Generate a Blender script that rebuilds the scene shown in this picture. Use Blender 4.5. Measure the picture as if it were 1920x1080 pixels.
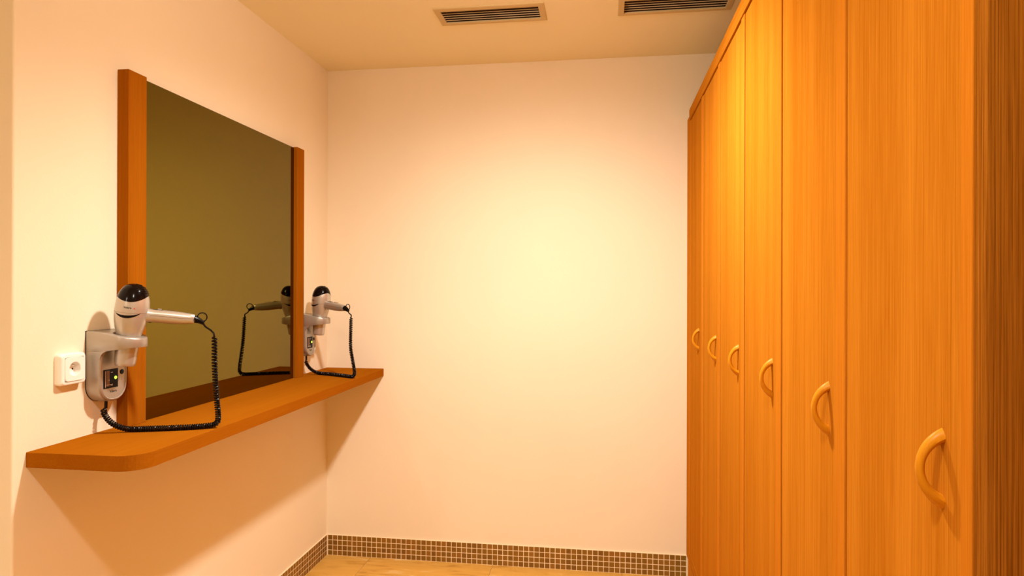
import bpy, bmesh, math, random
from mathutils import Vector, Matrix

random.seed(7)
for o in list(bpy.data.objects):
    bpy.data.objects.remove(o)
SC = bpy.context.scene
COL = SC.collection

# ------------------------------------------------------------------ camera
F_PX = 1221.16
CAM = Vector((1.4218, -3.2043, 1.3756))
YAW, PITCH, ROLL = 0.14115, 0.001225, 0.00266
fwd = Vector((-math.sin(YAW) * math.cos(PITCH), math.cos(YAW) * math.cos(PITCH), math.sin(PITCH)))
right = Vector((math.cos(YAW), math.sin(YAW), 0))
up = right.cross(fwd)
r2 = right * math.cos(ROLL) + up * math.sin(ROLL)
u2 = -right * math.sin(ROLL) + up * math.cos(ROLL)
cd = bpy.data.cameras.new('camera')
cd.sensor_width = 36.0
cd.lens = F_PX / 1920 * 36.0
cd.clip_start = 0.02
cam = bpy.data.objects.new('camera', cd)
COL.objects.link(cam)
M4 = Matrix((r2, u2, -fwd)).transposed().to_4x4()
M4.translation = CAM
cam.matrix_world = M4
SC.camera = cam

# ------------------------------------------------------------------ world, exposure, light
w = bpy.data.worlds.new('world')
SC.world = w
w.use_nodes = True
w.node_tree.nodes['Background'].inputs[0].default_value = (1.0, 0.8, 0.55, 1)
w.node_tree.nodes['Background'].inputs[1].default_value = 0.02
SC.view_settings.view_transform = 'Standard'
SC.view_settings.look = 'None'
SC.view_settings.gamma = 1.0
SC.view_settings.use_curve_mapping = False
SC.view_settings.exposure = 0.36
LAMP_COLOR = (1.0, 0.92, 0.84)
# opal ceiling lamps, the last an added unseen fill: x, y, watts down, watts of the added all-round glow, tilt of the beam towards the back wall
LAMPS = [(1.20, -2.85, 46.0, 6.0, 0.0), (1.16, -1.42, 118.0, 9.5, 13.0), (-0.2, -3.9, 54.0, 8.0, 0.0)]
LAMP_CONE = math.radians(160)
LAMP_BLEND = 1.0

# ------------------------------------------------------------------ main sizes (metres)
H = 2.5                  # ceiling
W = 1.8086               # plane of the locker doors
SHELF_Z = 0.966
Y_END = -1.81            # where the left wall ends
X_R = 2.34               # wall behind the lockers

# ------------------------------------------------------------------ material helpers
def new_mat(name):
    m = bpy.data.materials.new(name)
    m.use_nodes = True
    nt = m.node_tree
    return m, nt, nt.nodes['Principled BSDF']

def plain(name, col, rough=0.5, metal=0.0, emit=None, estr=0.0, coat=0.0, noise=0.0, spec=0.5):
    m, nt, b = new_mat(name)
    b.inputs['Base Color'].default_value = (*col, 1)
    b.inputs['Roughness'].default_value = rough
    b.inputs['Metallic'].default_value = metal
    b.inputs['Specular IOR Level'].default_value = spec
    b.inputs['Coat Weight'].default_value = coat
    if emit:
        b.inputs['Emission Color'].default_value = (*emit, 1)
        b.inputs['Emission Strength'].default_value = estr
    if noise:
        tc = nt.nodes.new('ShaderNodeTexCoord')
        n = nt.nodes.new('ShaderNodeTexNoise')
        n.inputs['Scale'].default_value = 900
        bp = nt.nodes.new('ShaderNodeBump')
        bp.inputs['Strength'].default_value = noise
        bp.inputs['Distance'].default_value = 0.0005
        nt.links.new(tc.outputs['Object'], n.inputs['Vector'])
        nt.links.new(n.outputs['Fac'], bp.inputs['Height'])
        nt.links.new(bp.outputs['Normal'], b.inputs['Normal'])
    return m

def plaster(name, col, var=0.03, bump=0.25):
    m, nt, b = new_mat(name)
    L = nt.links.new
    tc = nt.nodes.new('ShaderNodeTexCoord')
    n1 = nt.nodes.new('ShaderNodeTexNoise'); n1.inputs['Scale'].default_value = 2.2; n1.inputs['Detail'].default_value = 3
    n2 = nt.nodes.new('ShaderNodeTexNoise'); n2.inputs['Scale'].default_value = 140; n2.inputs['Detail'].default_value = 4
    L(tc.outputs['Object'], n1.inputs['Vector']); L(tc.outputs['Object'], n2.inputs['Vector'])
    cr = nt.nodes.new('ShaderNodeValToRGB')
    cr.color_ramp.elements[0].position = 0.3; cr.color_ramp.elements[1].position = 0.7
    cr.color_ramp.elements[0].color = (*[c * (1 - var) for c in col], 1)
    cr.color_ramp.elements[1].color = (*col, 1)
    L(n1.outputs['Fac'], cr.inputs['Fac']); L(cr.outputs['Color'], b.inputs['Base Color'])
    bp = nt.nodes.new('ShaderNodeBump'); bp.inputs['Strength'].default_value = bump; bp.inputs['Distance'].default_value = 0.001
    L(n2.outputs['Fac'], bp.inputs['Height']); L(bp.outputs['Normal'], b.inputs['Normal'])
    b.inputs['Roughness'].default_value = 0.85
    return m

def wood(name, dark, light, axis, rough=0.38, fine=1.0, coat=0.0, contrast=1.0, stretch=0.5, spec=0.0, broad=0.32):
    """straight-grained veneer, grain along axis 0/1/2 of the object"""
    m, nt, b = new_mat(name)
    L = nt.links.new
    N = nt.nodes.new
    tc = N('ShaderNodeTexCoord'); oi = N('ShaderNodeObjectInfo')
    mul = N('ShaderNodeVectorMath'); mul.operation = 'MULTIPLY_ADD'
    cmb = N('ShaderNodeCombineXYZ')
    rm = N('ShaderNodeMath'); rm.operation = 'MULTIPLY'; rm.inputs[1].default_value = 23.0
    L(oi.outputs['Random'], rm.inputs[0])
    for i in range(3):
        L(rm.outputs[0], cmb.inputs[i])
    mul.inputs[1].default_value = (1, 1, 1)
    L(tc.outputs['Object'], mul.inputs[0]); L(cmb.outputs[0], mul.inputs[2])

    def layer(scale, st, detail, dist=0.0):
        mp = N('ShaderNodeMapping')
        s = [scale * fine] * 3
        s[axis] = st
        mp.inputs['Scale'].default_value = s
        n = N('ShaderNodeTexNoise'); n.inputs['Scale'].default_value = 1.0
        n.inputs['Detail'].default_value = detail; n.inputs['Distortion'].default_value = dist
        L(mul.outputs[0], mp.inputs['Vector']); L(mp.outputs[0], n.inputs['Vector'])
        return n
    a = layer(13, stretch * 0.6, 4, 0.4)    # broad bands
    c = layer(400, stretch * 6.0, 4, 0.1)  # fine lines
    d = layer(900, stretch * 30, 2)         # pores
    def math2(op, x, y):
        n = N('ShaderNodeMath'); n.operation = op
        for i, v in enumerate((x, y)):
            if isinstance(v, (int, float)): n.inputs[i].default_value = v
            else: L(v, n.inputs[i])
        return n.outputs[0]
    s = math2('ADD', math2('MULTIPLY', a.outputs['Fac'], broad), math2('MULTIPLY', c.outputs['Fac'], 0.74 - broad))
    s = math2('ADD', s, math2('MULTIPLY', d.outputs['Fac'], 0.26))
    cr = N('ShaderNodeValToRGB')
    e = cr.color_ramp.elements
    half = 0.15 / contrast
    e[0].position = 0.5 - half; e[1].position = 0.5 + half
    e[0].color = (*dark, 1); e[1].color = (*light, 1)
    L(s, cr.inputs['Fac']); L(cr.outputs['Color'], b.inputs['Base Color'])
    bp = N('ShaderNodeBump'); bp.inputs['Strength'].default_value = 0.12; bp.inputs['Distance'].default_value = 0.0006
    L(s, bp.inputs['Height']); L(bp.outputs['Normal'], b.inputs['Normal'])
    b.inputs['Roughness'].default_value = rough
    b.inputs['Coat Weight'].default_value = coat
    b.inputs['Specular IOR Level'].default_value = spec
    b.inputs['Coat Roughness'].default_value = 0.3
    return m

def marble(name):
    m, nt, b = new_mat(name)
    L = nt.links.new; N = nt.nodes.new
    tc = N('ShaderNodeTexCoord'); oi = N('ShaderNodeObjectInfo')
    add = N('ShaderNodeVectorMath'); add.operation = 'ADD'
    cmb = N('ShaderNodeCombineXYZ'); rm = N('ShaderNodeMath'); rm.operation = 'MULTIPLY'; rm.inputs[1].default_value = 31
    L(oi.outputs['Random'], rm.inputs[0]); L(rm.outputs[0], cmb.inputs[0]); L(rm.outputs[0], cmb.inputs[1])
    L(tc.outputs['Object'], add.inputs[0]); L(cmb.outputs[0], add.inputs[1])
    mp = N('ShaderNodeMapping'); mp.inputs['Scale'].default_value = (3.0, 14.0, 3.0); mp.inputs['Rotation'].default_value = (0, 0, 0.35)
    L(add.outputs[0], mp.inputs['Vector'])
    n = N('ShaderNodeTexNoise'); n.inputs['Scale'].default_value = 1.6; n.inputs['Detail'].default_value = 8; n.inputs['Distortion'].default_value = 1.2
    L(mp.outputs[0], n.inputs['Vector'])
    cr = N('ShaderNodeValToRGB'); e = cr.color_ramp.elements
    e[0].position = 0.34; e[0].color = (0.55, 0.28, 0.045, 1)
    e[1].position = 0.44; e[1].color = (0.70, 0.39, 0.075, 1)
    k = e.new(0.62); k.color = (0.74, 0.43, 0.09, 1)
    k = e.new(0.70); k.color = (0.80, 0.56, 0.22, 1)
    L(n.outputs['Fac'], cr.inputs['Fac']); L(cr.outputs['Color'], b.inputs['Base Color'])
    b.inputs['Roughness'].default_value = 0.32
    return m

def mosaic(name):
    m, nt, b = new_mat(name)
    L = nt.links.new; N = nt.nodes.new
    oi = N('ShaderNodeObjectInfo')
    cr = N('ShaderNodeValToRGB'); e = cr.color_ramp.elements
    e[0].color = (0.20, 0.090, 0.008, 1); e[1].color = (0.28, 0.125, 0.014, 1)
    k = e.new(0.5); k.color = (0.24, 0.118, 0.008, 1)
    L(oi.outputs['Random'], cr.inputs['Fac']); L(cr.outputs['Color'], b.inputs['Base Color'])
    b.inputs['Roughness'].default_value = 0.45
    return m

MAT = {}
MAT['wall'] = plaster('wall_paint', (0.90, 0.78, 0.58))
MAT['ceiling'] = plaster('ceiling_paint', (0.92, 0.83, 0.59), 0.02, 0.15)
MAT['floor_joint'] = plain('floor_grout', (0.36, 0.21, 0.07), 0.8)
MAT['floor'] = marble('beige_marble_tile')
MAT['mosaic'] = mosaic('brown_mosaic')
MAT['grout'] = plain('cream_grout', (0.92, 0.76, 0.50), 0.85, noise=0.3)
WD, WL = (0.38, 0.114, 0.004), (0.60, 0.228, 0.020)
MAT['door'] = wood('oak_veneer_vertical', WD, WL, 2)
MAT['door_edge'] = wood('oak_lipping', (0.46, 0.142, 0.007), (0.62, 0.222, 0.020), 2, rough=0.33)
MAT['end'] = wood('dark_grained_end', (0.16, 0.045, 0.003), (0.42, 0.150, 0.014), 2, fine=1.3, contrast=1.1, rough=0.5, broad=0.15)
MAT['rail'] = wood('oak_veneer_long', WD, WL, 1)
MAT['carcass'] = plain('cabinet_carcass', (0.06, 0.022, 0.005), 0.8)  # darkened to paint the shade seen through the door gaps
MAT['plinth'] = plain('plinth_laminate', (0.17, 0.07, 0.018), 0.6)
MAT['shelf'] = wood('shelf_laminate', (0.29, 0.082, 0.003), (0.37, 0.118, 0.005), 1, rough=0.36)
MAT['post'] = wood('post_laminate', (0.28, 0.080, 0.003), (0.39, 0.125, 0.006), 2, rough=0.4)
MAT['handle'] = wood('handle_beech', (0.56, 0.20, 0.005), (0.66, 0.27, 0.010), 2, rough=0.35, coat=0.05, contrast=0.7, spec=0.08)
MAT['mirror'] = plain('bronze_mirror', (0.18, 0.145, 0.022), 0.015, 1.0)
MAT['mirror_edge'] = plain('mirror_edge', (0.10, 0.09, 0.03), 0.3)
MAT['silver'] = plain('silver_lacquer', (0.52, 0.48, 0.42), 0.32, 0.6, coat=0.15, noise=0.05)
MAT['silver_dark'] = plain('holder_silver', (0.42, 0.38, 0.325), 0.38, 0.6, coat=0.05, noise=0.08)
MAT['black'] = plain('black_gloss_plastic', (0.004, 0.002, 0.002), 0.14, spec=0.16)
MAT['rubber'] = plain('black_rubber', (0.004, 0.002, 0.002), 0.28, spec=0.22)
MAT['screen'] = plain('black_glass_panel', (0.004, 0.003, 0.004), 0.12, spec=0.1)
MAT['led'] = plain('green_led', (0.3, 0.8, 0.05), 0.3, emit=(0.45, 1.0, 0.05), estr=1.6)
MAT['red'] = plain('red_print', (0.65, 0.03, 0.03), 0.4)
MAT['print'] = plain('white_print', (0.7, 0.65, 0.6), 0.5)
MAT['bronze'] = plain('brown_sticker', (0.16, 0.07, 0.022), 0.5)
MAT['pinkish'] = plain('pale_sticker_line', (0.55, 0.33, 0.2), 0.5)
MAT['white'] = plain('white_socket_plastic', (0.92, 0.88, 0.80), 0.3, coat=0.2)
MAT['hole'] = plain('dark_hole', (0.02, 0.015, 0.01), 0.8)
MAT['chrome'] = plain('metal_pin', (0.7, 0.65, 0.58), 0.25, 1.0)
MAT['vent'] = plain('painted_grille', (0.62, 0.47, 0.22), 0.6)
MAT['slat'] = plain('grille_slat', (0.60, 0.46, 0.26), 0.5)
MAT['duct'] = plain('duct_shade', (0.02, 0.008, 0.004), 0.9)  # near-black colour stands for the shade between the slats
MAT['trim'] = plain('downlight_trim', (0.8, 0.78, 0.72), 0.35, 0.2)
MAT['lens'] = plain('downlight_lens', (0.9, 0.85, 0.7), 0.5, emit=LAMP_COLOR, estr=6.0)

# ------------------------------------------------------------------ mesh helpers
def link(name, me, mat, parent=None, loc=(0, 0, 0), smooth=False):
    if isinstance(me, bmesh.types.BMesh):
        bm = me
        bmesh.ops.recalc_face_normals(bm, faces=bm.faces[:])
        me = bpy.data.meshes.new(name)
        bm.to_mesh(me); bm.free()
    if mat is not None:
        me.materials.clear()
        me.materials.append(MAT[mat])
    if smooth:
        for p in me.polygons: p.use_smooth = True
        me.set_sharp_from_angle(angle=math.radians(38))
    o = bpy.data.objects.new(name, me)
    COL.objects.link(o)
    o.location = loc
    if parent: o.parent = parent
    return o

def tag(o, label=None, cat=None, group=None, kind=None):
    if label: o['label'] = label
    if cat: o['category'] = cat
    if group: o['group'] = group
    if kind: o['kind'] = kind
    return o

def empty(name, loc=(0, 0, 0)):
    o = bpy.data.objects.new(name, None)
    o.empty_display_size = 0.05
    COL.objects.link(o)
    o.location = loc
    return o

def box(bm, x0, x1, y0, y1, z0, z1):
    vs = [bm.verts.new((x, y, z)) for x in (x0, x1) for y in (y0, y1) for z in (z0, z1)]
    for f in ((0, 1, 3, 2), (4, 6, 7, 5), (0, 4, 5, 1), (2, 3, 7, 6), (0, 2, 6, 4), (1, 5, 7, 3)):
        bm.faces.new([vs[i] for i in f])
    return vs

def bbox(x0, x1, y0, y1, z0, z1, bev=0.0, seg=2):
    bm = bmesh.new()
    box(bm, x0, x1, y0, y1, z0, z1)
    if bev:
        bmesh.ops.bevel(bm, geom=bm.edges[:], offset=bev, segments=seg, profile=0.5, affect='EDGES')
    return bm

def loft(rings, close_ring=True, cap=True):
    bm = bmesh.new()
    rv = [[bm.verts.new(p) for p in r] for r in rings]
    n = len(rv[0])
    for a, b in zip(rv, rv[1:]):
        for i in range(n if close_ring else n - 1):
            j = (i + 1) % n
            bm.faces.new((a[i], a[j], b[j], b[i]))
    if cap:
        bm.faces.new(rv[0]); bm.faces.new(rv[-1])
    return bm

def lathe(prof, n=40, cap=True):
    return loft([[(r * math.cos(2 * math.pi * i / n), r * math.sin(2 * math.pi * i / n), z) for i in range(n)] for r, z in prof], cap=cap)

def catmull(pts, per=24):
    P = [Vector(p) for p in pts]
    P = [P[0] * 2 - P[1]] + P + [P[-1] * 2 - P[-2]]
    out = []
    for i in range(1, len(P) - 2):
        p0, p1, p2, p3 = P[i - 1:i + 3]
        for k in range(per):
            t = k / per
            out.append(0.5 * ((2 * p1) + (p2 - p0) * t + (2 * p0 - 5 * p1 + 4 * p2 - p3) * t * t + (3 * p1 - p0 - 3 * p2 + p3) * t ** 3))
    out.append(P[-2].copy())
    return out

def frames(path):
    T = []
    for i in range(len(path)):
        a = path[max(i - 1, 0)]; b = path[min(i + 1, len(path) - 1)]
        T.append((b - a).normalized())
    ref = Vector((0, 0, 1)) if abs(T[0].z) < 0.8 else Vector((1, 0, 0))
    n = (ref - T[0] * ref.dot(T[0])).normalized()
    out = []
    for t in T:
        n = (n - t * n.dot(t)).normalized()
        out.append((t, n, t.cross(n)))
    return out

def tube(path, rad, sides=8, cap=True):
    path = [Vector(p) for p in path]
    fr = frames(path)
    rings = []
    for i, (p, (t, n, b)) in enumerate(zip(path, fr)):
        r = rad(i / (len(path) - 1)) if callable(rad) else rad
        rings.append([p + (n * math.cos(2 * math.pi * k / sides) + b * math.sin(2 * math.pi * k / sides)) * r for k in range(sides)])
    return loft(rings, cap=cap)

def resample(path, step):
    out = [path[0].copy()]
    acc = 0.0
    for a, b in zip(path, path[1:]):
        seg = (b - a).length
        while acc + seg >= step:
            a = a + (b - a) * ((step - acc) / seg)
            out.append(a.copy())
            seg = (b - a).length
            acc = 0.0
        acc += seg
    return out

def text_mesh(body, size):
    cu = bpy.data.curves.new('lettering', 'FONT')
    cu.body = body; cu.size = size; cu.align_x = 'CENTER'; cu.align_y = 'CENTER'
    cu.offset = size * 0.012
    ob = bpy.data.objects.new('lettering_tmp', cu)
    COL.objects.link(ob)
    dg = bpy.context.evaluated_depsgraph_get()
    me = bpy.data.meshes.new_from_object(ob.evaluated_get(dg))
    bpy.data.objects.remove(ob)
    return me

def rrect(w, h, r, n=6, cx=0, cy=0):
    """rounded rectangle outline, radii r = (bl, br, tr, tl) or one number"""
    if not isinstance(r, (tuple, list)): r = (r,) * 4
    pts = []
    for (sx, sy, a0), q in zip(((-1, -1, 180), (1, -1, 270), (1, 1, 0), (-1, 1, 90)), r):
        ox = cx + sx * (w / 2 - q); oy = cy + sy * (h / 2 - q)
        for k in range(n + 1):
            a = math.radians(a0 + 90 * k / n)
            pts.append((ox + q * math.cos(a), oy + q * math.sin(a)))
    return pts

def copy_tree(o, parent=None):
    c = o.copy(); COL.objects.link(c); c.parent = parent
    for ch in list(o.children):
        copy_tree(ch, c)
    return c

# ------------------------------------------------------------------ the room
tag(link('wall_back', bbox(-1.7, 2.5, 0.0, 0.12, 0, H), 'wall'), 'cream painted back wall above the mosaic skirting', kind='structure')
bm = bmesh.new()
vs = box(bm, -1.6, 0.0, Y_END, 0.0, 0, H)
ed = [e for e in bm.edges if all(abs(v.co.x) < 1e-6 and abs(v.co.y - Y_END) < 1e-6 for v in e.verts)]
bmesh.ops.bevel(bm, geom=ed, offset=0.006, segments=4, profile=0.5, affect='EDGES')
tag(link('wall_left', bm, 'wall'), 'cream painted left wall carrying mirror and shelf', kind='structure')
tag(link('wall_right', bbox(X_R, X_R + 0.12, -4.8, 0.0, 0, H), 'wall'), 'cream painted wall behind the lockers', kind='structure')
tag(link('wall_front', bbox(-1.7, 2.5, -4.92, -4.8, 0, H), 'wall'), 'cream painted wall opposite the back wall', kind='structure')
tag(link('wall_side', bbox(-1.72, -1.6, -4.8, Y_END, 0, H), 'wall'), 'cream painted side wall of the entry', kind='structure')

# ceiling with the two grille openings left free
V1 = (0.76, 1.158, -0.638, -0.521)
V2 = (1.497, 1.895, -0.640, -0.523)
xs = [-1.7, V1[0], V1[1], V2[0], V2[1], 2.5]
ys = [-4.92, -0.640, -0.521, 0.12]
bm = bmesh.new()
for i in range(5):
    for j in range(3):
        if j == 1 and i in (1, 3): continue
        bm.faces.new([bm.verts.new(p) for p in ((xs[i], ys[j], H), (xs[i], ys[j + 1], H), (xs[i + 1], ys[j + 1], H), (xs[i + 1], ys[j], H))])
bmesh.ops.remove_doubles(bm, verts=bm.verts[:], dist=1e-5)
me = bpy.data.meshes.new('ceiling'); bm.to_mesh(me); bm.free()
tag(link('ceiling', me, 'ceiling'), 'plain warm painted ceiling', kind='structure')

# floor: mortar bed plus square stone tiles, joints 2 mm
fl = tag(link('floor', bbox(-1.7, 2.5, -4.92, 0.12, -0.06, -0.0015), 'floor_joint'), 'beige marble tiled floor', kind='structure')
TS = 0.634
x0, y0 = 0.2405 - 3 * TS, -8 * TS
tile_me = {}
nx, ny = 7, 8
for i in range(nx):
    for j in range(ny):
        ax, bx_ = x0 + i * TS, x0 + (i + 1) * TS
        ay, by_ = y0 + j * TS, y0 + (j + 1) * TS
        ax, bx_ = max(ax, -1.7), min(bx_, 2.5)
        ay, by_ = max(ay, -4.92), min(by_, 0.0)
        g = 0.001
        key = (round(bx_ - ax, 4), round(by_ - ay, 4))
        if key not in tile_me:
            o = link('floor_tile', bbox(g, key[0] - g, g, key[1] - g, -0.012, 0.0, 0.0008, 1), 'floor', fl, (ax, ay, 0))
            tile_me[key] = o.data
        else:
            o = link('floor_tile', tile_me[key], None, fl, (ax, ay, 0))

# mosaic skirting: 4 rows of small tiles in pale grout
PT = 0.0261
def tile_bm(horizontal):
    a = PT - 0.0031
    if horizontal:   # on back wall, faces -y
        return bbox(-a / 2, a / 2, -0.004, 0.0, -a / 2, a / 2, 0.0004, 1)
    return bbox(0.0, 0.004, -a / 2, a / 2, -a / 2, a / 2, 0.0004, 1)
SK = 0.0065
bb = tag(link('baseboard_back', bbox(SK, W + 0.05, -SK, 0.0, 0, 4 * PT), 'grout'), 'brown mosaic tile skirting along the back wall', kind='structure')
tm = None
ncol = 69
for c in range(ncol):
    for r in range(4):
        loc = (SK + 0.004 + (c + 0.5) * PT, -SK + 0.0034, (r + 0.5) * PT)
        if tm is None:
            tm = link('mosaic_tile', tile_bm(True), 'mosaic', bb, loc).data
        else:
            link('mosaic_tile', tm, None, bb, loc)
bl = tag(link('baseboard_left', bbox(0.0, SK, Y_END + 0.002, 0.0, 0, 4 * PT), 'grout'), 'brown mosaic tile skirting along the left wall', kind='structure')
tm = None
rest = bmesh.new()
for c in range(68):
    for r in range(4):
        loc = (SK - 0.0034, -SK - 0.004 - (c + 0.5) * PT, (r + 0.5) * PT)
        if c < 30:
            if tm is None:
                tm = link('mosaic_tile', tile_bm(False), 'mosaic', bl, loc).data
            else:
                link('mosaic_tile', tm, None, bl, loc)
        else:
            a = PT - 0.0031
            box(rest, loc[0], loc[0] + 0.004, loc[1] - a / 2, loc[1] + a / 2, loc[2] - a / 2, loc[2] + a / 2)
tag(link('mosaic_tiles', rest, 'mosaic', bl), kind='stuff')

# ------------------------------------------------------------------ lockers on the right
Y0, DW = -0.158, 0.386
DZ0, DZ1 = 0.178, 2.1440
DT = 0.020
ordinal = ['farthest tall wooden locker, beside the cream back wall',
           'second tall wooden locker from the back wall',
           'third tall wooden locker from the back wall',
           'fourth tall wooden locker from the back wall',
           'fifth tall wooden locker from the back wall',
           'nearest tall wooden locker, beside the dark grained end panel']

def handle_bm():
    # crescent wooden pull: feet on the door (x = 0), bowing out to x = -0.029; z along the door
    n, s = 28, 14
    hz, ex, hzi, exi = 0.047, 0.0285, 0.0295, 0.0190
    Ro = (hz ** 2 + ex ** 2) / (2 * ex); ao = math.asin(hz / Ro)
    Ri = (hzi ** 2 + exi ** 2) / (2 * exi); ai = math.asin(hzi / Ri)
    rings = []
    for i in range(n + 1):
        t = -1 + 2 * i / n
        zo = Ro * math.sin(ao * t); xo = -(Ro * math.cos(ao * t) - (Ro - ex))
        zi = Ri * math.sin(ai * t); xi = -(Ri * math.cos(ai * t) - (Ri - exi))
        co = Vector(((xo + xi) / 2, 0, (zo + zi) / 2)); d = Vector((xo - xi, 0, zo - zi)) / 2
        wy = 0.0058 + 0.0034 * abs(t) ** 2
        ring = []
        for j in range(s):
            a = 2 * math.pi * j / s
            q = co + d * math.cos(a) + Vector((0, wy * math.sin(a) * (1 - 0.55 * max(0.0, math.cos(a)) * t * t), 0))
            q.x = min(q.x, 0.0)
            ring.append(q)
        rings.append(ring)
    return loft(rings)

STRIP = 0.044
gap = 0.0022
door_me = strip_me = handle_me = body_me = None
for k in range(6):
    ya = Y0 - k * DW            # far side
    yb = ya - DW                # near side
    last = k == 5
    if last: yb = -2.4545
    root = tag(empty('locker', (W, ya, 0)), ordinal[k], 'locker', 'row of tall wooden lockers')
    wd = ya - yb
    SW = 0.0215 if last else STRIP
    if door_me is None or last:
        d = link('door', bbox(0, DT, -(wd - gap - SW), -gap, DZ0, DZ1, 0.0012, 2), 'door', root)
        st = link('edge_strip', bbox(-0.0022, DT, -(wd - gap * (0.2 if last else 1)), -(wd - gap - SW) - 0.0005, DZ0, DZ1 + 0.002, 0.0016, 3), 'door_edge', d)
        bo = link('body', bbox(DT + 0.014, 0.53, -wd + 0.0005, -0.0005, 0.176, 2.146), 'carcass', root)
        if door_me is None: door_me, strip_me, body_me = d.data, st.data, bo.data
    else:
        d = link('door', door_me, None, root)
        st = link('edge_strip', strip_me, None, d)
        bo = link('body', body_me, None, root)
    hy = -0.300 if k else -0.272
    if handle_me is None:
        hd = link('handle', handle_bm(), 'handle', d, (0.0, hy, 1.169), smooth=True); handle_me = hd.data
    else:
        hd = link('handle', handle_me, None, d, (0.0, hy, 1.169))
    hd['label'] = 'curved honey-coloured wooden pull handle'

tb = tag(link('top_board', bbox(W - 0.004, X_R - 0.002, -2.475, Y0 + 0.028, 2.1495, 2.20, 0.002, 2), 'rail'),
         'long wooden top board running over the row of lockers', 'top board')
base = tag(empty('wooden_plinth', (W, -1.3, 0)), 'low wooden base under the row of lockers', 'plinth')
link('bottom_rail', bbox(-0.001, 0.53, -1.155, 1.1415, 0.134, 0.1745, 0.0015, 2), 'rail', base)
link('kick_board', bbox(0.05, 0.53, -1.155, 1.1415, 0.0, 0.1335), 'plinth', base)
fp = tag(empty('filler_panel', (W, -0.08, 0)), 'narrow wooden filler strip between last locker and back wall', 'panel')
link('stile', bbox(-0.001, 0.02, -0.0770, -0.0170, 0, 2.146, 0.0015, 2), 'door_edge', fp)
link('board', bbox(0.004, 0.02, -0.0165, 0.079, 0.1065, 2.185, 0.0015, 2), 'door', fp)
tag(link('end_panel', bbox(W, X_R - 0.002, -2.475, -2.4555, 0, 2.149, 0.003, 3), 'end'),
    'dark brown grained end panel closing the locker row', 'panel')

# ------------------------------------------------------------------ shelf and mirror on the left wall
XS = 0.305
out = [(0.0, 0.0), (0.0, -1.772)]
R_ = 0.065
for k in range(13):
    a = math.radians(-90 + 90 * k / 12)
    out.append((XS - R_ + R_ * math.cos(a), -1.772 + R_ + R_ * math.sin(a)))
out.append((XS, 0.0))
bm = bmesh.new()
lo = [bm.verts.new((x, y, 0.928)) for x, y in out]
hi = [bm.verts.new((x, y, SHELF_Z)) for x, y in out]
bm.faces.new(lo[::-1]); bm.faces.new(hi)
n = len(out)
for i in range(n):
    bm.faces.new((lo[i], lo[(i + 1) % n], hi[(i + 1) % n], hi[i]))
ed = [e for e in bm.edges if abs(e.verts[0].co.z - e.verts[1].co.z) < 1e-6 and not all(v.co.x < 1e-6 for v in e.verts) and not all(v.co.y > -1e-6 for v in e.verts)]
bmesh.ops.bevel(bm, geom=ed, offset=0.0018, segments=2, profile=0.5, affect='EDGES')
tag(link('wall_shelf', bm, 'shelf'), 'long wooden wall shelf with one rounded front corner', 'shelf')

mr = tag(empty('mirror', (0.0, -0.9, SHELF_Z)), 'large bronze-tinted mirror between two wooden posts on the shelf', 'mirror')
ZT = 2.019 - SHELF_Z
for (a, b) in ((-1.469, -1.392), (-0.408, -0.338)):
    link('frame_post', bbox(0.0, 0.036, a + 0.9, b + 0.9, 0.0, ZT, 0.0012, 2), 'post', mr)
link('mirror_glass', bbox(0.014, 0.020, -1.392 + 0.9, -0.408 + 0.9, 0.0005, ZT - 0.003, 0.0008, 1), 'mirror', mr)
link('backing_board', bbox(0.0, 0.0138, -1.391 + 0.9, -0.409 + 0.9, 0.0005, ZT - 0.004), 'mirror_edge', mr)

# ------------------------------------------------------------------ wall socket
sk = tag(empty('wall_socket', (0.0, -1.648, 1.159)), 'white square wall socket left of the near hair dryer holder', 'socket')
def yz(pts, x, s=1.0):
    return [(x, a * s, b * s) for a, b in pts]
o_ = rrect(0.082, 0.084, 0.008); i_ = rrect(0.0636, 0.0646, 0.004)
fr_r = [yz(o_, 0.0), yz(o_, 0.012), yz(rrect(0.079, 0.081, 0.008), 0.019), yz(rrect(0.075, 0.077, 0.008), 0.0215), yz(i_, 0.0225), yz(i_, 0.004)]
link('frame', loft(fr_r, cap=False), 'white', sk)
NS = 40
def squarish(w_, h_, n_=48, p_=9):
    res = []
    for i in range(n_):
        a = 2 * math.pi * i / n_
        c_, s_ = math.cos(a), math.sin(a)
        r = (abs(c_) ** p_ + abs(s_) ** p_) ** (-1 / p_)
        res.append((w_ / 2 * r * c_, h_ / 2 * r * s_))
    return res
sq = squarish(0.0626, 0.0636)
ci = [(0.0185 * math.cos(2 * math.pi * i / 48), 0.0185 * math.sin(2 * math.pi * i / 48)) for i in range(48)]
ins = [yz(sq, 0.004), yz(sq, 0.0236), yz(squarish(0.0612, 0.0622), 0.0244), yz(ci, 0.0244, 1.03), yz(ci, 0.0238), yz(ci, 0.0075, 0.95)]
insert = link('insert', loft(ins), 'white', sk)
bm = lathe([(0.0022, 0.0), (0.0022, 0.012), (0.0012, 0.0145)], 12)
bmesh.ops.rotate(bm, verts=bm.verts[:], cent=(0, 0, 0), matrix=Matrix.Rotation(math.radians(90), 3, 'Y'))
link('earth_pin', bm, 'chrome', insert, (0.0075, 0.0, 0.0105), smooth=True)
for s in (-1, 1):
    bm = lathe([(0.0025, 0.0), (0.0025, 0.0004)], 14)
    bmesh.ops.rotate(bm, verts=bm.verts[:], cent=(0, 0, 0), matrix=Matrix.Rotation(math.radians(90), 3, 'Y'))
    link('pin_hole', bm, 'hole', insert, (0.0076, s * 0.0095, -0.001))

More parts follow.
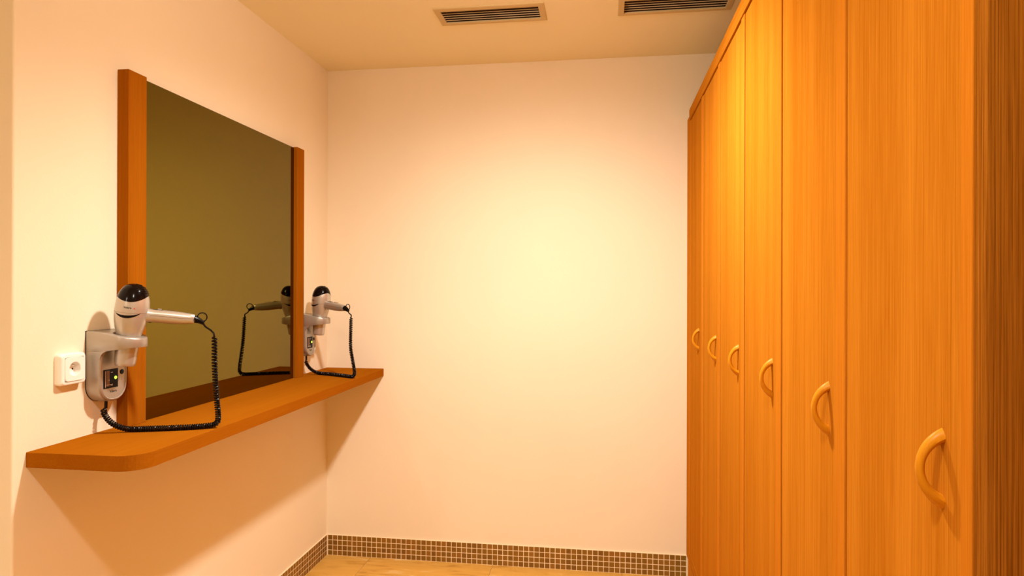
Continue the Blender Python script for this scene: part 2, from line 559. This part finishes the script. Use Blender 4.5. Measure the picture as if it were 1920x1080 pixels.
# ------------------------------------------------------------------ hair dryer holders
def make_holder(loc):
    """origin on the wall, z = 0 at world 1.055 (bottom of the holder)"""
    root = empty('dryer_holder', loc)
    HW = 0.052                                   # half width
    # lower body: outline in y-z with round bottom, lofted out from the wall
    def outline(ins, top, n=10):
        rb = 0.047 - ins; rt = 0.001
        w_ = 2 * (HW - ins); h_ = top - ins
        return rrect(w_, h_, (rb, rb, rt, rt), n=n, cx=0, cy=ins + h_ / 2)
    lv = [(0.0018, 0.0), (0.038, 0.0), (0.0425, 0.0008), (0.0450, 0.0024), (0.0461, 0.0045), (0.0464, 0.0065), (0.0442, 0.0078)]
    rings = [[(x, a, b) for a, b in outline(i, 0.1431)] for x, i in lv]
    body = link('body', loft(rings), 'silver_dark', root, smooth=True)
    link('gasket', loft([[(x, a, b) for a, b in outline(-0.0008, 0.2008)] for x in (0.0, 0.0018)]), 'rubber', root)
    # arm and ring: stadium plan with a hole
    CX, RO, RI = 0.0868, 0.0500, 0.0338
    N_ = 64
    outer, inner = [], []
    for i in range(N_):
        a = -math.pi + 2 * math.pi * i / N_
        c_, s_ = math.cos(a), math.sin(a)
        inner.append((CX + RI * c_, RI * s_))
        if c_ >= 0:
            outer.append((CX + RO * c_, RO * s_))
        else:                                     # run back to the wall
            X0 = 0.0018
            tx = (X0 - CX) / c_
            ty = (HW / abs(s_)) if abs(s_) > 1e-6 else 1e9
            t = min(tx, ty)
            x_, y_ = CX + t * c_, t * s_
            f = max(0.0, min(1.0, (CX - x_) / 0.08))
            lim = RO + (HW - RO) * min(1.0, f * 2.2)
            outer.append((x_, max(-lim, min(lim, y_))))
    for sy in (-1, 1):                            # exact corners at the wall
        q = min(range(N_), key=lambda i: (outer[i][0] - 0.0018) ** 2 + (outer[i][1] - sy * HW) ** 2)
        outer[q] = (0.0018, sy * HW)
    def ztop(x): return 0.2005 - 0.021 * max(0.0, min(1.0, (x - 0.02) / 0.115)) ** 1.2
    def zbot(x): return 0.143 + 0.011 * max(0.0, min(1.0, (x - 0.04) / 0.09))
    def shr(pts, d):                              # move outline inwards
        res = []
        for x, y in pts:
            v = Vector((x - 0.06, y)); l = v.length
            q = v * ((l - d) / l)
            res.append((max(q.x + 0.06, 0.0018), q.y))
        return res
    L_ = []
    L_.append([(x, y, zbot(x)) for x, y in inner])
    L_.append([(x, y, zbot(x)) for x, y in shr(outer, 0.0002)])
    L_.append([(x, y, zbot(x) + 0.0003) for x, y in outer])
    L_.append([(x, y, ztop(x) - 0.004) for x, y in outer])
    L_.append([(x, y, ztop(x) - 0.0012) for x, y in shr(outer, 0.0012)])
    L_.append([(x, y, ztop(x)) for x, y in shr(outer, 0.004)])
    inn2 = [(CX + (RI + 0.0015) * (x - CX) / RI, y * (RI + 0.0015) / RI) for x, y in inner]
    L_.append([(x, y, ztop(x)) for x, y in inn2])
    L_.append([(x, y, ztop(x) - 0.0015) for x, y in inner])
    L_.append(L_[0])
    bm = loft(L_, cap=False)
    bmesh.ops.remove_doubles(bm, verts=bm.verts[:], dist=1e-6)
    ring = link('ring_arm', bm, 'silver_dark', root, smooth=True)
    # rounded inner corner between arm and body
    fil = [(0.034, 0.118)]
    for k in range(9):
        a = math.radians(180 - 90 * k / 8)
        fil.append((0.0664 + 0.0220 * math.cos(a), 0.1220 + 0.0225 * math.sin(a)))
    fil.append((0.034, 0.147))
    for sy in (-1, 1):
        bm = loft([[(x, sy * y_, z) for x, z in fil] for y_ in (HW - 0.012, HW - 0.0002)])
        link('web', bm, 'silver_dark', root, smooth=False)
    # raised rim of the control panel
    oi = outline(0.0065, 0.150, n=10)
    path = [Vector((0.0455, a, b)) for a, b in oi]
    keep = [q for q in path if q.z < 0.118]
    keep.sort(key=lambda q: math.atan2(q.y, -(q.z - 0.06)))
    link('panel_rim', tube(keep, 0.0017, 8), 'silver', root, smooth=True)
    # control window
    wn = link('control_window', bbox(0.0440, 0.0462, -0.0385, 0.0145, 0.0385, 0.0915, 0.0008, 2), 'screen', root)
    link('sticker', bbox(0.0462, 0.0465, -0.0300, -0.0180, 0.0440, 0.0880), 'bronze', wn)
    link('sticker_line', bbox(0.0462, 0.0466, -0.0345, -0.0325, 0.0420, 0.0880), 'pinkish', wn)
    for (ya, yb, za, zb) in ((-0.013, -0.006, 0.0815, 0.0828), (-0.030, -0.006, 0.0478, 0.0489), (-0.014, -0.006, 0.0450, 0.0460), (-0.022, -0.019, 0.0600, 0.0625)):
        link('printed_line', bbox(0.0462, 0.0466, ya, yb, za, zb), 'print', wn)
    bm = lathe([(0.0046, 0), (0.0046, 0.0008), (0.0034, 0.0022), (0.0, 0.0027)], 18)
    bmesh.ops.rotate(bm, verts=bm.verts[:], cent=(0, 0, 0), matrix=Matrix.Rotation(math.radians(90), 3, 'Y'))
    l_ = link('indicator_light', bm, 'led', wn, (0.0460, 0.0045, 0.066), smooth=True); l_['label'] = 'small glowing green indicator light'
    bm = lathe([(0.0072, 0), (0.0072, 0.0012), (0.0060, 0.0022), (0.0, 0.0024)], 24)
    bmesh.ops.rotate(bm, verts=bm.verts[:], cent=(0, 0, 0), matrix=Matrix.Rotation(math.radians(90), 3, 'Y'))
    link('button', bm, 'black', root, (0.0440, 0.0315, 0.0790), smooth=True)
    for dz in (0.0, -0.0055):
        link('printed_dot', bbox(0.0438, 0.0444, 0.0295, 0.0315, 0.0620 + dz, 0.0640 + dz), 'bronze', root)
    me = text_mesh('Valera', 0.0105)
    for v in me.vertices:
        x_, y_ = v.co.x, v.co.y
        v.co = (0.0444, x_ - 0.002, 0.0285 + y_)
    link('lettering', me, 'black', root)
    return root

HOLD1 = (0.0, -1.534, 1.055)
HOLD2 = (0.0, -0.282, 1.055)
h1 = make_holder(HOLD1)
tag(h1, 'silver wall holder for the near hair dryer, beside the white socket', 'dryer holder', 'hair dryer wall holders')
h2 = copy_tree(h1); h2.location = HOLD2
tag(h2, 'silver wall holder for the far hair dryer, between mirror post and back wall', 'dryer holder')

# ------------------------------------------------------------------ hair dryers
PROF = [(0.0245, -0.069), (0.0265, -0.068), (0.0285, -0.030), (0.0300, 0.004), (0.0308, 0.013), (0.0330, 0.024), (0.0365, 0.036),
        (0.0398, 0.050), (0.0424, 0.066), (0.0436, 0.082), (0.0436, 0.097), (0.0425, 0.111), (0.0400, 0.124), (0.0362, 0.136),
        (0.0310, 0.147), (0.0240, 0.1555), (0.0150, 0.1608), (0.0060, 0.163), (0.0005, 0.1634)]
def rad_at(z):
    for (r0, z0), (r1, z1) in zip(PROF, PROF[1:]):
        if z0 <= z <= z1:
            t = (z - z0) / (z1 - z0)
            t2 = t
            return r0 + (r1 - r0) * t2
    return PROF[-1][0]
def surf(a, z, off=0.0):
    r = rad_at(z) + off
    return Vector((r * math.cos(a), r * math.sin(a), z))

def make_dryer_parts(root):
    fine = []
    zs = [PROF[0][1] + (PROF[-1][1] - PROF[0][1]) * i / 70 for i in range(71)]
    # smooth the profile once
    rs = [rad_at(z) for z in zs]
    for _ in range(2):
        rs = [rs[0]] + [(rs[i - 1] + 2 * rs[i] + rs[i + 1]) / 4 for i in range(1, 70)] + [rs[-1]]
    body = link('body', lathe(list(zip(rs, zs)), 48), 'silver', root, smooth=True)
    # dark opening at the outlet
    link('outlet', lathe([(0.0225, -0.0693), (0.0225, -0.0688)], 32), 'hole', body)
    # black rear cap with a wavy lower edge, plus raised ribs on it
    NA = 64
    def zb(a): return 0.1205 + 0.0085 * math.cos(2 * a) + 0.0035 * math.cos(a)
    rings = []
    K = 16
    for k in range(-1, K + 1):
        ring = []
        for i in range(NA):
            a = 2 * math.pi * i / NA
            b0 = zb(a)
            if k == -1: ring.append(surf(a, b0 - 0.0002, -0.0010))
            else:
                t = k / K
                z = b0 + (0.1632 - b0) * (1 - (1 - t) ** 1.7)
                ring.append(surf(a, z, 0.0010))
        rings.append(ring)
    cap = link('rear_cap', loft(rings), 'black', root, smooth=True)
    for q in range(5):
        ang = math.radians(38 + q * 13)
        path = []
        for k in range(15):
            b = math.radians(-75 + 150 * k / 14)
            z = 0.1625 - 0.0055 * (q + 0.35)
            a = b
            zz = z + 0.003 * (1 - math.cos(b))
            path.append(surf(a, min(zz, 0.1628), 0.0012))
        link('rib', tube(path, 0.0009, 6), 'black', cap, smooth=True)
    # smile-shaped slot on both sides
    for sgn in (-1, 1):
        top, bot = [], []
        for k in range(21):
            t = -1 + 2 * k / 20
            a = sgn * math.radians(90 + 8) + t * math.radians(46) * (-sgn)
            zc = 0.0700 + 0.0105 * t * t + 0.0015 * t
            h_ = 0.0036 * (1 - t * t) + 0.0002
            top.append((a, zc + h_)); bot.append((a, zc - h_))
        bm = bmesh.new()
        A = [bm.verts.new(surf(a, z, 0.0007)) for a, z in top]
        B = [bm.verts.new(surf(a, z, 0.0007)) for a, z in bot]
        A2 = [bm.verts.new(surf(a, z, -0.001)) for a, z in top]
        B2 = [bm.verts.new(surf(a, z, -0.001)) for a, z in bot]
        for i in range(20):
            bm.faces.new((A[i], A[i + 1], B[i + 1], B[i]))
            bm.faces.new((A2[i], A2[i + 1], A[i + 1], A[i]))
            bm.faces.new((B2[i], B2[i + 1], B[i + 1], B[i]))
        link('slot', bm, 'black', body)
    ring = [surf(2 * math.pi * i / 64, 0.0815 + 0.0012 * math.cos(4 * math.pi * i / 64), 0.0) for i in range(65)]
    link('seam_or_shade_line', tube(ring, 0.00035, 5, cap=False), 'bronze', body)
    # lettering on both sides with small red mark
    for sgn in (-1, 1):
        me = text_mesh('Valera', 0.0078)
        for v in me.vertices:
            x_, y_ = v.co.x - 0.001, v.co.y
            z = 0.0955 + y_
            a = sgn * math.radians(96) + (x_ / 0.0436 if sgn < 0 else -x_ / 0.0436)
            if sgn > 0: a = math.radians(84) - x_ / 0.0436
            v.co = surf(a, z, 0.00045)
        link('lettering', me, 'black', body)
        for q in range(2):
            for q2 in range(2):
                bm = bmesh.new()
                pts = []
                for (dx, dz) in ((0, 0), (0.0016, 0), (0.0016, 0.0016), (0, 0.0016)):
                    x_ = 0.0140 + q * 0.0020 + dx
                    a = math.radians(-96) + x_ / 0.0436 if sgn < 0 else math.radians(84) - x_ / 0.0436
                    pts.append(bm.verts.new(surf(a, 0.0925 + q2 * 0.0020 + dz, 0.00045)))
                bm.faces.new(pts)
                link('red_mark', bm, 'red', body)
    # handle
    HS = [(0.024, 0.0770, 0.0185, 0.0270), (0.034, 0.0770, 0.0178, 0.0235), (0.040, 0.0770, 0.0172, 0.0208), (0.048, 0.0772, 0.0166, 0.0190), (0.060, 0.0774, 0.0163, 0.0186),
          (0.080, 0.0773, 0.0163, 0.0190), (0.105, 0.0772, 0.0160, 0.0188), (0.130, 0.0774, 0.0150, 0.0174), (0.150, 0.0780, 0.0136, 0.0152), (0.160, 0.0784, 0.0125, 0.0138), (0.1625, 0.0785, 0.0108, 0.0120)]
    rings = []
    for x, zc, wy, hz in HS:
        ring = []
        for i in range(28):
            a = 2 * math.pi * i / 28
            c_, s_ = math.cos(a), math.sin(a)
            ring.append((x, wy * abs(c_) ** 0.8 * (1 if c_ > 0 else -1), zc + hz * abs(s_) ** 0.85 * (1 if s_ > 0 else -1)))
        rings.append(ring)
    hn = link('handle', loft(rings), 'silver', root, smooth=True)
    for s in (-1, 1):
        path = [Vector((x, s * (wy - 0.0001), zc + 0.001)) for x, zc, wy, hz in HS[3:-1]]
        link('seam_or_shade_line', tube(catmull(path, 4), 0.0005, 6), 'bronze', hn)  # brown line draws the light-and-shade break along the handle
    link('switch_bed', bbox(0.052, 0.078, -0.006, 0.006, 0.0935, 0.0965, 0.001, 2), 'black', hn)
    link('switch_slider', bbox(0.064, 0.074, -0.0045, 0.0045, 0.0960, 0.0990, 0.001, 2), 'silver', hn)
    for q in range(4):
        link('switch_mark', bbox(0.090 + q * 0.007, 0.093 + q * 0.007, -0.004, 0.004, 0.0968 + q * 0.0004, 0.0983 + q * 0.0003), 'bronze', hn)
    bm = lathe([(0.0042, 0.0), (0.0042, 0.006), (0.0036, 0.0066)], 16)
    link('trigger_button', bm, 'black', hn, (0.048, 0, 0.0572), smooth=True)
    # ribbed strain relief and hanging loop
    rel = []
    for i in range(31):
        t = i / 30
        rel.append(Vector((0.161 + 0.027 * t, 0, 0.0780 - 0.0100 * t ** 1.6)))
    def rr(t):
        base_ = 0.0118 - 0.0068 * t
        return base_ + 0.0009 * (1 if int(t * 15) % 2 == 0 else -1)
    link('strain_relief', tube(rel, rr, 16), 'rubber', root, smooth=False)
    lp = []
    for i in range(33):
        a = 2 * math.pi * i / 32
        lp.append(Vector((0.1815 + 0.0128 * math.cos(a), 0.0, 0.0860 + 0.0128 * math.sin(a))))
    link('hanging_loop', tube(lp, 0.0018, 8, cap=False), 'rubber', root, smooth=True)

def coil_cord(root, pts, pitch_fn, rc_fn):
    """coiled cable along a world-space path, built in the dryer's own space"""
    path = resample(catmull(pts, 40), 0.0004)
    inv = root.matrix_world.inverted()
    fr = frames(path)
    n = len(path)
    # world arclength -> phase
    out = []
    ph = 0.0
    for i, (p, (t, nn, b)) in enumerate(zip(path, fr)):
        s = i / (n - 1)
        ph += 2 * math.pi * 0.0004 / pitch_fn(s, p)
        r = rc_fn(s, p)
        out.append(inv @ (p + (nn * math.cos(ph) + b * math.sin(ph)) * r))
    link('cord', tube(out, 0.0027, 7), 'rubber', root, smooth=True)

def place(root, hold, phi, tilt):
    root.matrix_world = Matrix.Translation((0.088, hold[1], 1.225)) @ Matrix.Rotation(phi, 4, 'Z') @ Matrix.Rotation(tilt, 4, 'Y')

d1 = empty('hair_dryer')
place(d1, HOLD1, math.radians(30), math.radians(6.5))
bpy.context.view_layer.update()
make_dryer_parts(d1)
d2 = copy_tree(d1)
place(d2, HOLD2, math.radians(-25), math.radians(6.5))
tag(d1, 'near silver hair dryer with black rear cap, resting in its holder beside the socket', 'hair dryer', 'wall hair dryers')
tag(d2, 'far silver hair dryer with black rear cap, resting between mirror and back wall', 'hair dryer', 'wall hair dryers')
bpy.context.view_layer.update()

ZC = SHELF_Z + 0.0085
def clip01(v): return max(0.0, min(1.0, v))
def cord_for(root, hold, mids):
    end = root.matrix_world @ Vector((0.186, 0, 0.0690))
    end2 = root.matrix_world @ Vector((0.1935, 0, 0.0590))
    hx, hy, hz = hold
    start = [(hx + 0.024, hy - 0.004, 1.0560), (hx + 0.024, hy - 0.005, 1.040)]
    top = Vector(mids[-1])
    pts = [Vector(q) for q in start + mids]
    pts += [top.lerp(end2, 0.45) + Vector((0.004, 0, 0.004)), end2, end]
    path = catmull(pts, 40)
    L_ = sum((b - a).length for a, b in zip(path, path[1:]))
    s_start = 0.022 / L_
    tail = ((top - end2).length + (end2 - end).length) / L_
    def rc(s, p):
        a = clip01((s - s_start) / (0.006 / L_)); b = clip01((1 - tail - s) / (0.006 / L_))
        return 0.0060 * min(a, b)
    def pitch(s, p):
        h_ = clip01((p.z - SHELF_Z - 0.012) / 0.24)
        return 0.0061 + 0.0034 * h_
    coil_cord(root, pts, pitch, rc)
    # black sleeve where the cable leaves the holder
    inv = root.matrix_world.inverted()
    slv = [inv @ Vector(q) for q in ((hx + 0.024, hy - 0.004, 1.0575), (hx + 0.024, hy - 0.0045, 1.047), (hx + 0.024, hy - 0.005, 1.034))]
    link('cord_sleeve', tube(slv, 0.0042, 12), 'rubber', root, smooth=True)

cord_for(d1, HOLD1, [(0.026, -1.548, 1.022), (0.050, -1.545, 0.993), (0.085, -1.528, ZC + 0.001), (0.15, -1.508, ZC), (0.23, -1.478, ZC), (0.275, -1.452, ZC),
                     (0.296, -1.440, ZC + 0.004), (0.303, -1.437, ZC + 0.022), (0.299, -1.440, 1.06), (0.295, -1.443, 1.15), (0.295, -1.445, 1.232)])
cord_for(d2, HOLD2, [(0.026, -0.290, 1.022), (0.046, -0.285, 0.993), (0.080, -0.280, ZC + 0.001), (0.15, -0.305, ZC), (0.23, -0.345, ZC), (0.275, -0.370, ZC),
                     (0.294, -0.378, ZC + 0.004), (0.300, -0.380, ZC + 0.022), (0.290, -0.383, 1.06), (0.282, -0.383, 1.12), (0.280, -0.372, 1.240)])

# ------------------------------------------------------------------ ceiling grilles
def make_vent(v, label):
    xa, xb, ya, yb = v
    cx, cy = (xa + xb) / 2, (ya + yb) / 2
    root = tag(empty('air_vent', (cx, cy, H)), label, 'air vent', 'ceiling air grilles')
    hw, hd = (xb - xa) / 2, (yb - ya) / 2
    fw, fd = hw + 0.025, hd + 0.026
    def rc(a, b, z): return [(-a, -b, z), (a, -b, z), (a, b, z), (-a, b, z)]
    link('frame', loft([rc(fw, fd, 0.0), rc(fw, fd, -0.003), rc(fw - 0.003, fd - 0.003, -0.005), rc(hw + 0.001, hd + 0.001, -0.006), rc(hw, hd, -0.005), rc(hw, hd, 0.004)], cap=False), 'vent', root)
    link('duct', loft([rc(hw - 0.0001, hd - 0.0001, 0.0005), rc(hw - 0.0001, hd - 0.0001, 0.10)], cap=False), 'duct', root)
    link('duct_back', bbox(-hw, hw, -hd, hd, 0.10, 0.104), 'duct', root)
    first = None
    NSL = 5
    for k in range(NSL):
        y_ = -hd + (k + 0.75) * (2 * hd) / (NSL + 0.5)
        if first is None:
            bm = bbox(-hw, hw, -0.0010, 0.0010, -0.0018, 0.0018, 0.0004, 1)  # thin bars shaped like only the lit lower edges of the slats
            bmesh.ops.rotate(bm, verts=bm.verts[:], cent=(0, 0, 0), matrix=Matrix.Rotation(math.radians(6), 3, 'X'))
            first = link('slat', bm, 'slat', root, (0, y_, 0.001)).data
        else:
            link('slat', first, None, root, (0, y_, 0.001))
make_vent(V1, 'rectangular ceiling air grille with slats in the middle of the ceiling')
make_vent(V2, 'rectangular ceiling air grille beside the top of the lockers')

# ------------------------------------------------------------------ ceiling lamps, plus an added fill lamp
names = ['round opal ceiling lamp near the entry', 'round opal ceiling lamp between entry and air grilles', 'unseen fill lamp added in the side area, round and opal']
for (lx, ly, pw, pg, tl), nm in zip(LAMPS, names):
    root = tag(empty('ceiling_lamp', (lx, ly, H)), nm, 'ceiling lamp', 'opal ceiling lamps')
    bm = lathe([(0.060, -0.0002), (0.060, -0.012), (0.057, -0.016), (0.050, -0.016), (0.050, -0.0002)], 40, cap=False)
    link('base_ring', bm, 'trim', root, smooth=True)
    link('opal_dome', lathe([(0.0495, -0.0004), (0.0495, -0.040), (0.046, -0.058), (0.037, -0.072), (0.020, -0.080), (0.0005, -0.082)], 32), 'lens', root, smooth=True)  # dome form made up to go with the added glow
    for kind_, e_ in (('SPOT', pw), ('POINT', pg)):  # point light added as spill to brighten ceiling and wall tops
        ld = bpy.data.lights.new('lamp_' + kind_.lower(), kind_)
        ld.energy = e_; ld.color = LAMP_COLOR
        ld.shadow_soft_size = 0.052
        if kind_ == 'SPOT':
            ld.spot_size = LAMP_CONE; ld.spot_blend = LAMP_BLEND
        lo_ = bpy.data.objects.new('lamp_' + kind_.lower(), ld)
        COL.objects.link(lo_); lo_.location = (0, 0, -0.115); lo_.parent = root
        lo_.rotation_euler = (math.radians(tl), 0, 0)
